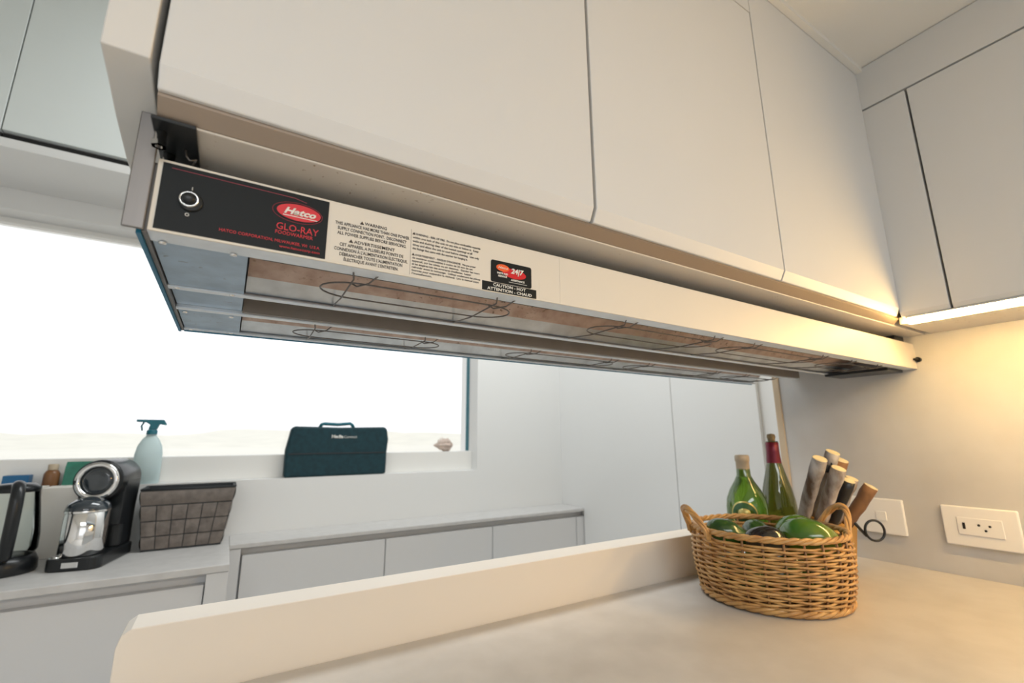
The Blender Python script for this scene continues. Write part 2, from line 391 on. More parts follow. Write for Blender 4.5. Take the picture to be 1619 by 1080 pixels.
# heating elements and wire guards
def guard(xa, xb, y0, y1, yl0, yl1):
    zc = .1555; r = .0009
    rad = (y1-y0)/2; ym = (y0+y1)/2; pts = []
    for i in range(13): a = -PI/2+PI*i/12; pts.append((xb-rad*1.4+rad*1.4*math.cos(a), ym+rad*math.sin(a), zc+.001))
    for i in range(13): a = PI/2+PI*i/12; pts.append((xa+rad*1.4+rad*1.4*math.cos(a), ym+rad*math.sin(a), zc+.001))
    b = MB(); b.tube(pts, r, 6, True)
    for xx in (xa+.022, xb-.042):
        b.tube([(xx, yl0, .1618), (xx+.002, yl0+.006, zc-.001), (xx+.004, y1, zc-.0006), (xx+.006, yl1, .1618)], r, 6)
        b.tube([(xx+.026, yl0, .1618), (xx+.018, yl0+.012, zc-.001), (xx+.010, y0+.006, zc-.0005), (xx+.004, y0+.008, zc+.003)], r, 6)
    b.build('wire_guard', 'wire', fw)
GX = [(.066, .291), (.431, .690), (.735, 1.03), (1.085, 1.27)]
for xa, xb in GX: guard(xa, xb, .462, .518, .440, .583)
for xa, xb in [(.066, .293), (.431, .690), (.735, 1.03), (1.085, 1.27)]: guard(xa, xb, .700, .752, .675, .799)
for y0, x1 in ((.503, 1.37), (.737, 1.32)):
    MB().cyl((.012, y0, .183), (x1, y0, .183), .0045, 12).build('heating_rod', 'steel', fw)
# spacer between the two housings
b = MB(); b.box(-.069, 1.33, .5875, .6675, .200, .2185); b.build('spacer_panel', 'grey', fw)
MB().box(-.069, -.0010, .5878, .6672, .1635, .199).build('wiring_cover', 'galv', fw)
for xx in (.30, .56, .82, 1.08): MB().lathe([(0, -.004), (.012, -.0035), (.016, 0)], (xx, .606, .1995), 20, sy=.6).build('spacer_bracket', 'lip', fw)
MB().box(-.0, 1.33, .6615, .667, .1610, .1995).build('spacer_rail', 'grey', fw)
# end caps
MB().box(-.0735, -.0702, YW+.003, .808, .1585, .2185).build('end_cap', 'steel', fw, bevel=.0006)
MB().box(-.0768, -.0736, YW+.003, .809, .157, .163).build('end_flange', 'film', fw)
MB().box(-.0702, 1.34, .8055, .8085, .1575, .1720).build('rear_flange', 'film', fw)
MB().box(1.300, 1.384, .450, .585, .1535, .1603).build('end_cover', 'dark', fw, bevel=.001)
# angle bracket that hangs it
MB().box(-.0850, -.0715, YW-.0035, YW-.0006, .1585, .2565).build('hanging_bracket', 'steel', fw, bevel=.0008)
# right hanging bolt
MB().cyl((1.3835, YW+.02, .19), (1.3995, YW+.02, .19), .004, 12).build('wall_bolt', 'dark', fw)
MB().cyl((1.391, YW-.006, .182), (1.3985, YW-.006, .182), .006, 12).cyl((1.380, YW-.003, .182), (1.391, YW-.006, .182), .0025, 10).build('wall_stud', 'dark', fw)
# hanger block at the far end
MB().box(1.340, 1.392, .440, .47, .222, .2398).build('hanger', 'dark', fw)
# control overlay
MB().box(-.0665, .0593, YW-.0006, YW-.0001, .1622, .2190).build('control_overlay', 'overlay', fw)
YO = YW-.0006
MB().prism([(-.0605, .2155), (.030, .2148), (.040, .2125), (.040, .2121), (.030, .2143), (-.0605, .2151)], YO-.0003, YO, 'y').build('red_rule', 'redline', fw)
kx, kz = -.0462, .1902
kn = MB().lathe([(.0082, 0), (.0082, .0016), (.0074, .0022), (0, .0022)], (kx+.0012, YO, kz-.0008), 28, (0, -1, 0)).build('switch', 'dark', fw)
MB().lathe([(.0050, .002), (.0068, .002), (.0070, .0035), (.0064, .0045), (.0052, .0045), (.0050, .002)], (kx, YO, kz), 28, (0, -1, 0)).build('switch_ring', 'chrome', kn)
MB().lathe([(.0046, .002), (.0043, .0068), (.0030, .0078), (0, .0080)], (kx, YO, kz), 20, (0, -1, 0)).build('switch_button', 'dark', kn)
text('I', kx+.0008, .2000, YO, .0026, 'wprint', fw, 'on_mark', align='CENTER')
text('O', kx-.0002, .1768, YO, .0027, 'wprint', fw, 'off_mark', align='CENTER')
def ellipse(cx, cz, rx, rz, y, d, name, m_, ring=None, tilt=-.10):
    b = MB(); n = 40
    o_ = [(cx+rx*math.cos(a)*math.cos(tilt)-rz*math.sin(a)*math.sin(tilt), cz+rx*math.cos(a)*math.sin(tilt)+rz*math.sin(a)*math.cos(tilt)) for a in [2*PI*i/n for i in range(n)]]
    if ring: b.tube([(p[0], y-d/2, p[1]) for p in o_], ring, 5, True)
    else: b.prism(o_, y-d, y, 'y')
    return b.build(name, m_, fw)
ellipse(.0345, .2010, .0182, .0078, YO, .0004, 'brand_badge', 'red', tilt=0)
ellipse(.0335, .2006, .0205, .0096, YO, .0004, 'badge_outline', 'redline', ring=.00025, tilt=0)
text('Hatco', .0348, .1985, YO-.0004, .0058, 'wprint', fw, 'brand_lettering', width=.0265, align='CENTER', shear=.35, bold=.0003)
MB().box(.0215, .0500, YO-.0007, YO-.0004, .1964, .1970).build('brand_underline', 'wprint', fw)
text('GLO-RAY', .0345, .1822, YO, .0062, 'red', fw, 'model_lettering', width=.0345, align='CENTER')
text('FOODWARMER', .0322, .1778, YO, .0032, 'red', fw, 'model_lettering', width=.0305, align='CENTER')
text('HATCO CORPORATION, MILWAUKEE, WI  U.S.A.', .0545, .1698, YO, .0026, 'red', fw, 'maker_lettering', width=.078, align='RIGHT')
text('www.hatcocorp.com', .0545, .1655, YO, .0022, 'red', fw, 'maker_lettering', width=.033, align='RIGHT')
# warning texts
YL = YW-.0001
MB().box(.0625, .2225, YW-.0002, YW-.00005, .1618, .2125).build('warning_sticker', 'enamel', fw)
YL = YW-.0002
def tri(cx, z, h, y, name='warning_triangle'):
    b = MB(); w_ = h*.6
    b.prism([(cx-w_, z), (cx+w_, z), (cx, z+h)], y-.0003, y, 'y'); b.build(name, 'print', fw)
cx = .1015
for i, (s_, z_, wd) in enumerate([('WARNING', .2040, .0215), ('THIS APPLIANCE HAS MORE THAN ONE POWER', .1992, .0715), ('SUPPLY CONNECTION POINT.  DISCONNECT', .1944, .0665), ('ALL POWER SUPPLIES BEFORE SERVICING.', .1896, .0665),
        ('ADVERTISSEMENT', .1832, .0395), ('CET APPAREIL A PLUSIEURS POINTS DE', .1784, .0610), ("CONNEXION \u00c0 L'ALIMENTATION \u00c9LECTRIQUE.", .1736, .0700), ("D\u00c9BRANCHER TOUTE L'ALIMENTATION", .1688, .0600), ("\u00c9LECTRIQUE AVANT L'ENTRETIEN.", .1640, .0520)]):
    text(s_, cx+(.002 if wd < .04 else 0), z_, YL, .0031, 'print', fw, 'warning_lettering', width=wd, align='CENTER', bold=.00002)
tri(cx-.0115, .2040, .0034, YL); tri(cx-.0205, .1832, .0034, YL)
MB().box(.1392, .1394, YW-.0004, YW-.0001, .1625, .2115).build('sticker_rule', 'print', fw)
sm = [('WARNING - RISK OF FIRE.  Do not place combustible materials', 1), ('within one inch of this unit on any side or below it.  Keep', .97), ('walls and shelving clear of the heated openings at all', .87), ('times and allow the unit to cool before cleaning.  Use only', .98), ('the fittings that came with the warmer for hanging it.', .80)]
for i, (s_, k) in enumerate(sm): text(s_, .1412 if i else .1440, .2062-i*.0040, YL, .0023, 'print', fw, 'warning_lettering', width=.0775*k-(.0028 if i == 0 else 0))
tri(.1422, .2062, .0028, YL)
sm = [('AVERTISSEMENT - RISQUE D\'INCENDIE.  Ne pas poser', .93), ('de mati\u00e8res combustibles \u00e0 moins de 25 mm de cet', .88), ('appareil, sur les c\u00f4t\u00e9s ou en dessous.  Garder les murs', .99), ('et les \u00e9tag\u00e8res loin des ouvertures chauffantes.  Laisser', .86), ('refroidir avant le nettoyage.  Utiliser seulement les pi\u00e8ces', 1), ('fournies pour suspendre le r\u00e9chaud.  Lire le manuel avant', .98), ("l'installation.", .28)]
for i, (s_, k) in enumerate(sm): text(s_, .1412 if i else .1440, .1836-i*.00335, YL, .0020, 'print', fw, 'warning_lettering', width=.0775*k-(.0028 if i == 0 else 0))
tri(.1422, .1836, .0026, YL)
# 24/7 sticker
def rrect(x0, x1, z0, z1, r, y, d, name, m_):
    p = []
    for (cx_, cz_, a0) in ((x1-r, z1-r, 0), (x0+r, z1-r, 90), (x0+r, z0+r, 180), (x1-r, z0+r, 270)):
        for k in range(5): a = math.radians(a0+k*22.5); p.append((cx_+r*math.cos(a), cz_+r*math.sin(a)))
    return MB().prism(p, y-d, y, 'y').build(name, m_, fw)
rrect(.2322, .2865, .1722, .1983, .0025, YW, .0003, 'service_sticker', 'overlay')
YS = YW-.0003
ellipse(.2630, .1860, .0158, .0058, YS, .0002, 'sticker_badge', 'red', tilt=-.02)
ellipse(.2475, .1905, .0085, .0042, YS-.0002, .0002, 'sticker_badge', 'orange', tilt=0)
text('Hatco', .2475, .1893, YS-.0004, .0026, 'wprint', fw, 'sticker_lettering', width=.0125, align='CENTER', shear=.3)
text('24|7', .2660, .1862, YS-.0004, .0058, 'wprint', fw, 'sticker_lettering', width=.0175, align='CENTER', shear=.2, bold=.0003)
text('PARTS AND', .2472, .1828, YS, .0020, 'wprint', fw, 'sticker_lettering', width=.0140, align='CENTER', bold=.0001)
text('SERVICE', .2472, .1795, YS, .0020, 'wprint', fw, 'sticker_lettering', width=.0115, align='CENTER', bold=.0001)
text('ASSISTANCE', .2675, .1772, YS, .0020, 'wprint', fw, 'sticker_lettering', width=.0185, align='CENTER', bold=.0001)
MB().box(.2555, .2800, YS-.0002, YS, .1750, .1754).build('sticker_rule', 'wprint', fw)
rrect(.2213, .2932, .1595+.0015, .1716, .0005, YW, .0003, 'caution_sticker', 'overlay')
text('CAUTION - HOT', .2565, .1672, YS, .0033, 'wprint', fw, 'caution_lettering', width=.0430, align='CENTER', bold=.0001)
text('ATTENTION - CHAUD', .2572, .1622, YS, .0033, 'wprint', fw, 'caution_lettering', width=.0590, align='CENTER', bold=.0001)
MB().box(.2975, .3205, YW-.0002, YW, .1630, .1855).build('blank_sticker', 'enamel', fw)
MB().box(.3285, .3295, YW-.0003, YW, .1600, .2215).build('panel_seam', 'enamel', fw)

# junction plate on the soffit
jb = thing('junction_plate', (-.058, .46, .236), 'black plate with cable connectors under the soffit above the control panel', 'junction box')
MB().box(-.0740, -.0455, .395, .58, .2365, .2396).build('plate', 'dark', jb, bevel=.0008)
MB().cyl((-.0690, .412, .2364), (-.0690, .412, .224), .0040, 16).cyl((-.0690, .412, .2275), (-.0690, .412, .2235), .0052, 6).build('cable_gland', 'chrome', jb)
MB().cyl((-.0665, .445, .2364), (-.0665, .445, .2235), .0042, 16).build('cable_gland', 'chrome', jb)
pts = [(-.0545, .43, .2365), (-.0530, .428, .2300), (-.0505, .428, .2268), (-.0475, .430, .2290), (-.0470, .436, .2330), (-.0490, .445, .2345), (-.0520, .452, .2300), (-.0530, .456, .2230)]
MB().tube(pts, .0008, 6).build('cable', 'wire', jb)

# ------------------------------------------------------------------ outlets on the right wall
def plate(yc, zc, label):
    t = thing('wall_outlet', (1.3995, yc, zc), label, 'outlet')
    MB().box(1.3905, 1.3995, yc-.061, yc+.061, zc-.041, zc+.041).build('cover_plate', 'white', t, bevel=.0025)
    return t
t = plate(.3695, -.190, 'white outlet plate with a three pin socket and slot, nearest the photo edge')
MB().box(1.3885, 1.3903, .3695-.036, .3695+.036, -.207, -.171).build('socket_insert', 'white', t, bevel=.001)
b = MB(); b.box(1.3878, 1.3884, .3925, .3970, -.195, -.182); b.build('usb_port', 'dark', t)
b = MB()
for yy, zz in ((.3705, -.1845), (.3535, -.1850), (.3610, -.1945)): b.cyl((1.3884, yy, zz), (1.3876, yy, zz), .0024, 10)
b.build('pin_hole', 'dark', t)
t = plate(.5610, -.188, 'white switch plate half hidden behind the knife block')
MB().box(1.3885, 1.3903, .535, .557, -.199, -.177).build('switch_rocker', 'white', t, bevel=.001)

# ------------------------------------------------------------------ wicker basket
BX, BY, BZ = .926, .562, -.295
bk = thing('wicker_basket', (BX, BY, BZ), 'round honey wicker basket of green produce on the worktop', 'basket')
VD = Vector((.866, .50)); SD = Vector((.5, -.866))    # away from and across the view
RT, RB, HB = .133, .121, .123
def rad(h): t_ = h/HB; return RB+(RT-RB)*(t_**.8)+.006*math.sin(PI*t_)
def ring_pt(a, h, dr=0): r = rad(h)+dr; return (BX+r*math.cos(a), BY+r*math.sin(a), BZ+h)
NS = 26
b = MB()
for k in range(NS):
    a = 2*PI*k/NS
    b.tube([ring_pt(a, h) for h in (.004, .03, .06, .09, HB)], .0021, 6)
b.build('stake', 'wickerd', bk)
b = MB(); rows = 22
for r in range(rows):
    h = .014+r*(HB-.022)/rows; n = NS*4; ph = r % 2
    b.tube([ring_pt(2*PI*i/n, h+.0007*math.sin(i*.9+r*2), .0036*math.cos(PI*i/4+PI*ph)) for i in range(n)], .00215+.0003*random.random(), 6, True)
b.build('woven_side', 'wicker', bk)
def braid(h, name, amp, r, turns, dr=0):
    b = MB()
    for s_ in range(3):
        n = 160
        b.tube([ring_pt(2*PI*i/n, h+amp*math.sin(turns*2*PI*i/n+s_*2*PI/3), dr+amp*math.cos(turns*2*PI*i/n+s_*2*PI/3)) for i in range(n)], r, 6, True)
    return b.build(name, 'wicker', bk)
braid(HB, 'rim', .0030, .0033, 14)
braid(.0078, 'foot_braid', .0034, .0036, 12, .001)
MB().lathe([(0, .004), (RB-.004, .004), (RB-.004, .007), (0, .007)], (BX, BY, BZ), 40).build('base', 'wickerd', bk)
for sg, nm in ((-1, 'handle'), (1, 'handle')):
    b = MB()
    a0 = math.radians(150 if sg < 0 else -30)
    for q in range(4):
        pts = []
        for i in range(25):
            u = i/24; aa = a0+(u-.5)*.62
            h = HB-.012+.050*math.sin(PI*u)**.7
            dr = .006+.018*math.sin(PI*u)
            tw = q*PI/2+u*9
            p = ring_pt(aa, HB, dr+.0038*math.cos(tw)); pts.append((p[0], p[1], BZ+h+.0038*math.sin(tw)))
        b.tube(pts, .0031, 6)
    b.build(nm, 'wicker', bk)

# produce
def pear(v):   # avocado taper along z
    k = 1-.28*max(0, v.z/.05); return Vector((v.x*k, v.y*k, v.z))
def fruit(name, px, py, z, r, L, az, el, m_, label, cat, group=None, shaper=pear, stem=True):
    t = thing(name, (px, py, z), label, cat, group)
    R = Vector((0, 0, 1)).rotation_difference(Vector((math.cos(az)*math.cos(el), math.sin(az)*math.cos(el), math.sin(el)))).to_matrix()
    MB().sphere((px, py, z), r, r, L, 28, R, shaper).build('skin', m_, t)
    if stem:
        d = R@Vector((0, 0, 1)); p = Vector((px, py, z))
        MB().cyl(p+d*(L-.002), p+d*(L+.004), .0035, 10, .0028).build('stem', 'stem', t)
    return t
zl = BZ+.0075
grp = 'avocados hidden under the top layer of the basket'
lowl = 'dark green avocado lying in the bottom layer of the wicker basket'
ring = [(0.0, 0.0), (.068, 0), (-.068, 0), (.034, .062), (-.034, .062), (.034, -.062), (-.034, -.062)]
first = None
for i, (dx, dy) in enumerate(ring):
    if first is None: first = fruit('avocado', BX, BY, zl+.0325, .032, .033, .4, .3, 'avo', lowl, 'avocado', grp)
    else: dup(first, (BX+dx*.99, BY+dy*.99, zl+.0325))
zt = zl+.092
def bpos(s_, d_): return BX+SD.x*s_+VD.x*d_, BY+SD.y*s_+VD.y*d_
vaz = math.atan2(VD.y, VD.x); saz = math.atan2(SD.y, SD.x)
x_, y_ = bpos(-.068, -.012); fruit('avocado', x_, y_, zt+.009, .025, .042, saz+.25, -.35, 'avo', 'long glossy dark green avocado at the left end of the basket', 'avocado', 'avocados heaped in the basket')
x_, y_ = bpos(-.020, .030); fruit('avocado', x_, y_, zt+.007, .026, .030, vaz+PI, .1, 'avo', 'small teal green avocado behind the black one in the basket', 'avocado', 'avocados heaped in the basket')
x_, y_ = bpos(.000, -.050); fruit('avocado', x_, y_, zt+.008, .027, .039, saz+PI+.3, .1, 'avod', 'near black ripe avocado in the middle of the basket front', 'avocado', 'avocados heaped in the basket')
egg = lambda v: Vector((v.x*(1-.12*v.z/.05), v.y*(1-.12*v.z/.05)*.9, v.z))
x_, y_ = bpos(.070, -.020); fruit('green_mango', x_, y_, zt+.012, .040, .050, saz-.1, -.05, 'mango', 'large green and yellow mango at the right end of the basket', 'mango', None, egg)
x_, y_ = bpos(.052, .054); fruit('green_mango', x_, y_, zt+.012, .033, .040, saz+.5, .3, 'mango', 'smaller green mango tucked behind the large one in the basket', 'mango', None, egg)

# ------------------------------------------------------------------ bottles
def bottle(x, y, prof, glass, label, caph, capm, extra=None):
    t = thing('wine_bottle', (x, y, BZ), label, 'bottle', 'wine bottles behind the basket')
    MB().lathe([(0, 0)]+prof+[(0, prof[-1][1])], (x, y, BZ), 40).build('glass', glass, t)
    MB().lathe(caph, (x, y, BZ), 28).build('capsule', capm, t)
    return t
b1x, b1y = 1.066, .687
t = bottle(b1x, b1y, [(.040, 0), (.044, .004), (.0445, .10), (.0445, .135), (.042, .155), (.034, .175), (.022, .195), (.0155, .208), (.0140, .245), (.0140, .254)], 'glassg', 'squat bright green wine bottle with beige neck and oval label', [(.0146, .205), (.0150, .212), (.0148, .240), (.0162, .241), (.0162, .252), (.0145, .2555), (0, .2560)], 'foil')
dv = Vector((-b1x, -b1y, 0)).normalized()
def bottle_oval(t, x, y, r, zc, hw, hh, m_, name, off):
    a0 = math.atan2(dv.y, dv.x)-.15; b = MB(); vs = [(x+(r+off)*math.cos(a0), y+(r+off)*math.sin(a0), BZ+zc)]; n = 32; fs = []
    for i in range(n):
        a = 2*PI*i/n; aa = a0+hw*math.cos(a)/r
        vs.append((x+(r+off)*math.cos(aa), y+(r+off)*math.sin(aa), BZ+zc+hh*math.sin(a)))
    b._new(vs, [(0, i+1, (i+1) % n+1) for i in range(n)], True)
    o = b.build(name, m_, t); sd = o.modifiers.new('s', 'SOLIDIFY'); sd.thickness = .0003; return o
bottle_oval(t, b1x, b1y, .0445, .124, .029, .030, 'gold', 'label_border', .0006)
bottle_oval(t, b1x, b1y, .0445, .124, .026, .0265, 'label', 'label', .0010)
bottle_oval(t, b1x, b1y, .0445, .128, .013, .010, 'gold', 'label_crest', .0014)
b2x, b2y = 1.178, .674
t = bottle(b2x, b2y, [(.036, 0), (.0395, .004), (.0395, .12), (.0375, .145), (.032, .175), (.0235, .207), (.0165, .235), (.0145, .255), (.0140, .283), (.0140, .287)], 'glasso', 'tall olive wine bottle with maroon foil neck and a cork', [(.0172, .234), (.0155, .252), (.0150, .262), (.0150, .284), (.0142, .2845)], 'maroon')
MB().lathe([(0, .2872), (.0085, .2872), (.0085, .292), (.0100, .297), (.009, .304), (0, .306)], (b2x, b2y, BZ), 16).build('cork', 'cork', t)

# ------------------------------------------------------------------ knife block
kbx, kby = 1.152, .585
kb = thing('knife_block', (kbx, kby, BZ), 'golden wood knife block between the basket and the switch plate', 'knife block')
lean = Vector((-.10, -.50, 1)).normalized()          # handles lean to the front
hw, hd, hl = .070, .031, .118
def kpt(u, v, h):
    return (kbx+u-.02*h/hl+lean.x*(h-hl)*(h > hl), kby+v-.030*min(h/hl, 1)+lean.y*(h-hl)*(h > hl), BZ+(h if h < hl else hl+lean.z*(h-hl)))
b = MB()
vs = [(kbx+sx*hw, kby+sy*(hd+.012), BZ) for sx in (-1, 1) for sy in (-1, 1)]
vs += [(kbx+sx*hw*.88, kby-.030+sy*hd, BZ+hl+(.020 if sy > 0 else -.016)) for sx in (-1, 1) for sy in (-1, 1)]
b._new(vs, [(0, 1, 3, 2), (4, 6, 7, 5), (0, 4, 5, 1), (2, 3, 7, 6), (0, 2, 6, 4), (1, 5, 7, 3)])
b.build('wooden_block', 'block', kb, bevel=.004)
b = MB(); b.prism([(kby-hd-.010, BZ), (kby+hd+.01, BZ), (kby+hd-.02, BZ+.125), (kby-hd-.034, BZ+.10)], kbx-hw-.009, kbx-hw-.001, 'x')
b.build('bark_side', 'bark', kb, bevel=.002)
def knife(u, v, top, r, L, m_, label, du=0, dv_=0):
    t = thing('knife', kpt(u, v, hl), label, 'knife', 'branch handled knives in the block')
    p0 = Vector(kpt(u, v, hl-.004+.01*(v/hd))); d = (lean+Vector((du, dv_, 0))).normalized(); p1 = p0+d*L
    pts = [p0+d*L*k/6+Vector((random.uniform(-1, 1), random.uniform(-1, 1), 0))*.0010 for k in range(7)]
    pts[-1] = p1
    MB().tube(pts, r, 14, taper=lambda q: .86+.14*q+.04*math.sin(q*17)).build('handle', m_, t)
    MB().cyl(p1, p1+d*.0012, r*.93, 18).build('cut_end', 'cut', t)
    MB().cyl(p0-d*.008, p0+d*.003, r*.5, 10).build('bolster', 'blade', t)
    return t
knife(-.046, .020, 0, .0145, .150, 'bark', 'branch handled knife at the back left of the block, pale grey bark', -.10)
knife(-.010, .024, 0, .0140, .160, 'bark', 'tallest branch handled knife at the back of the block beside dark band', .02)
knife(.024, .022, 0, .0170, .142, 'bark2', 'thick brown branch handled knife at the back right of the block', .06)
knife(-.028, -.006, 0, .0145, .135, 'bark', 'pale birch handled knife in the left middle of the block', -.02)
knife(.006, -.014, 0, .0135, .108, 'dark', 'black sided branch handled knife in the middle front of the block', .04)
knife(.034, -.008, 0, .0125, .108, 'bark', 'slim grey branch handled knife, right of the black sided one', .06)
knife(.056, -.022, 0, .0140, .100, 'bark2', 'short branch handled knife leaning furthest right out of the block', .22, -.12)
MB().lathe([(.0156, -.009), (.0164, -.008), (.0164, .008), (.0156, .009)], Vector(kpt(-.010, .024, hl+.135)), 18, lean).build('dark_band', 'dark', bpy.data.objects['knife.001'])
sc = thing('scissors', kpt(.05, -.045, .10), 'pair of dark scissors with ring grips at the right of the knife block', 'scissors')
for s_, (du, dz) in enumerate(((.022, .012), (-.062, .03))):
    c0 = Vector((kbx+.066, kby-.090, BZ+.098)) if s_ == 0 else Vector((kbx-.095, kby-.045, BZ+.155))
    rr = .020 if s_ == 0 else .014
    b = MB(); b.tube([c0+Vector((rr*.75*math.cos(a), -rr*.6*math.cos(a), rr*math.sin(a)*1.05)) for a in [2*PI*i/28 for i in range(28)]], .0026, 8, True)
    if s_ == 0:
        b.tube([c0+Vector((-.012, .012, -.012)), Vector(kpt(.053, -.024, .128))], .0028, 8, taper=lambda q: 1+.4*q)
        b.build('ring_grip', 'dark', sc)
    else: b.bm.free()
MB().tube([Vector(kpt(.050, -.020, .095)), Vector(kpt(.053, -.024, .130))], .0035, 8).build('shank', 'blade', sc)

# ================================================================== galley behind the pass-through
CZ = -.355
bc = thing('base_cabinet', (-.35, 1.9, -H), 'white base cabinet run under the coffee machine', 'cabinet')
MB().box(-2.0, .043, 1.722, 2.168, -H, CZ-.021).build('carcass', 'bcab', bc)
MB().box(-.0105, .044, 1.682, 1.7215, -H, CZ-.021).build('side_panel', 'bcab', bc, bevel=.001)
MB().box(-.9, -.0135, 1.690, 1.7215, -H+.08, CZ-.050).build('door', 'bcab', bc, bevel=.0015)
tag(MB().box(-2.0, .045, 1.680, 2.169, CZ-.020, CZ).build('countertop', 'greystone', bevel=.002), 'grey stone worktop under the coffee machine and woven bin', 'countertop')
fc = thing('base_cabinet', (.85, 2.05, -H), 'long low white base cabinet with flat doors below the window', 'cabinet')
MB().box(.0455, 1.648, 2.005, 2.168, -H, CZ-.016).build('carcass', 'bcab', fc)
MB().box(.0465, .082, 1.972, 2.0045, -H, CZ-.016).build('side_panel', 'bcab', fc, bevel=.001)
for x0, x1 in ((.0885, .594), (.5975, 1.092), (1.0955, 1.585)):
    MB().box(x0, x1, 1.975, 2.0045, -H+.08, CZ-.040).build('door', 'bcab', fc, bevel=.0015)
MB().box(1.589, 1.648, 1.975, 2.0045, -H, CZ-.040).build('filler_panel', 'bcab', fc)
tag(MB().box(.0456, 1.6485, 1.970, 2.169, CZ-.015, CZ).build('countertop', 'greystone', bevel=.002), 'narrow grey stone worktop along the wall below the bag', 'countertop')
# overhead cabinets on the galley window wall
for x0, x1, lb in ((-1.25, -.686, 'glossy white overhead cabinet at the top left photo edge'), (-.683, -.10, 'glossy white overhead cabinet with rippled reflections beside the cabinet end panel')):
    t = thing('overhead_cabinet', ((x0+x1)/2, 2.0, .927), lb, 'cabinet', 'glossy overhead cabinets')
    MB().box(x0, x1, 1.872, 2.169, .927, 1.89).build('carcass', 'bcab', t)
    MB().box(x0, x1, 1.850, 1.871, .930, 1.89).build('door', 'gloss', t, bevel=.0015)
    MB().box(x0, x1, 1.866, 2.169, .9055, .9265).build('shadow_slot', 'slot', t)
tag(MB().box(-1.25, .02, 1.850, 2.169, .875, .905).build('pelmet_board', 'wall', bevel=.001), 'white pelmet board below the dark slot under the overhead cabinets', 'pelmet')
# tall panels on the side wall
for y0, y1, lb in ((.97, 1.352, 'tall white wall panel behind the two wine bottles'), (1.355, 2.0, 'tall white wall panel next to the end of the narrow worktop')):
    b = MB().box(1.634, 1.6495, y0, y1, (-H if y1 < 1.9 else -H), 1.89)
    if y1 > 1.9:
        b.bm.free(); b = MB().box(1.634, 1.6495, y0, 1.968, -H, 1.89)
    tag(b.build('tall_panel', 'wall', bevel=.0012), lb, 'panel', 'tall panels on the galley side wall')

# bag
bg_ = thing('carry_bag', (.41, 2.20, -.152), 'dark teal canvas carry case with handle standing on the window ledge', 'bag')
b = MB(); n = 10
x0, x1, y0, y1, z0, z1 = .218, .640, 2.172, 2.226, -.1515, .060
b.prism([(x0-.002, z0), (x0-.004, z0+.11), (x0+.004, z0+.155), (x0+.012, z1-.012), (x0+.022, z1), ((x0+x1)/2, z1-.004), (x1-.012, z1), (x1-.002, z1-.012), (x1+.006, z0+.155), (x1+.001, z0+.10), (x1, z0)], y0, y1, 'y')
b.build('case_body', 'navy', bg_, bevel=.010, seg=3)
MB().tube([(.345, 2.198, z1-.004), (.350, 2.197, z1+.008), (.362, 2.197, z1+.012), (.42, 2.197, z1+.009), (.472, 2.197, z1+.014), (.482, 2.197, z1+.007), (.488, 2.198, z1-.004)], .0075, 8).build('handle', 'teal', bg_)
text('Media', .392, z1-.050, y0-.0003, .0125, 'wprint', bg_, 'brand_lettering', width=.049, bold=.0009, depth=.0006)
text('Connect', .444, z1-.050, y0-.0003, .0105, 'wprint', bg_, 'brand_lettering', width=.056, depth=.0006)
MB().box(.225, .630, y0-.002, y0-.0002, z1-.118, z1-.113).build('zip', 'strapd', bg_)

# conch shell on the window rail
sh = thing('conch_shell', (.96, 2.258, -.058), 'small pale pink spiny shell at the right corner of the window', 'shell')
b = MB()
def spiny(v):
    a = math.atan2(v.y, v.z); k = 1+.16*math.sin(a*7)+.10*math.sin(v.x*260); t_ = (v.x+.052)/.104
    q = .25+.95*min(1, t_*1.35)*(1 if t_ < .8 else 1-(t_-.8)*2)
    return Vector((v.x, v.y*k*q, v.z*k*q))
b.sphere((.955, 2.257, -.0275), .054, .022, .030, 36, None, spiny)
b.build('shell_body', 'shell', sh)
b = MB()
for i in range(7): b.cyl((.930+i*.010, 2.257, -.012+.004*math.sin(i)), (.928+i*.011, 2.257, .004+.009*math.sin(i*.9)), .0055, 8, .0012)
b.build('spine', 'shell', sh)

# woven bin
wb = thing('woven_bin', (-.09, 2.06, CZ), 'taupe woven strap bin on the grey worktop right of the coffee machine', 'bin')
bx0, bx1, tx0, tx1 = -.204, .018, -.226, .046
by0, by1, ty0, ty1 = 2.004, 2.125, 1.990, 2.140
hz = .196
def bp(u, v, w_): # u,v in 0..1 ; w_ height 0..1
    xa = bx0+(tx0-bx0)*w_; xb = bx1+(tx1-bx1)*w_; ya = by0+(ty0-by0)*w_; yb = by1+(ty1-by1)*w_
    return Vector((xa+(xb-xa)*u, ya+(yb-ya)*v, CZ+.001+hz*w_))
b = MB()
vs = [bp(u, v, w_) for w_ in (0, 1) for (u, v) in ((0, 0), (1, 0), (1, 1), (0, 1))]+[bp(u, v, w_) for w_ in (.03, 1) for (u, v) in ((.03, .05), (.97, .05), (.97, .95), (.03, .95))]
b._new(vs, [(0,3,2,1),(0,1,5,4),(1,2,6,5),(2,3,7,6),(3,0,4,7),(8,9,10,11),(8,12,13,9),(9,13,14,10),(10,14,15,11),(11,15,12,8),(4,5,13,12),(5,6,14,13),(6,7,15,14),(7,4,12,15)])
b.build('lining', 'strapd', wb)
b = MB()
def pad(f, u0, u1, w0, w1, out, k):
    n = 4; vs = []; fs = []
    for j in range(n+1):
        for i in range(n+1):
            u = u0+(u1-u0)*i/n; w_ = w0+(w1-w0)*j/n
            bulge = .0035*((math.sin(PI*i/n) if k else math.sin(PI*j/n)))+.0008
            vs.append(f(u, w_)+out*bulge)
    for j in range(n):
        for i in range(n): a = j*(n+1)+i; fs.append((a, a+1, a+n+2, a+n+1))
    b._new(vs, fs, True)
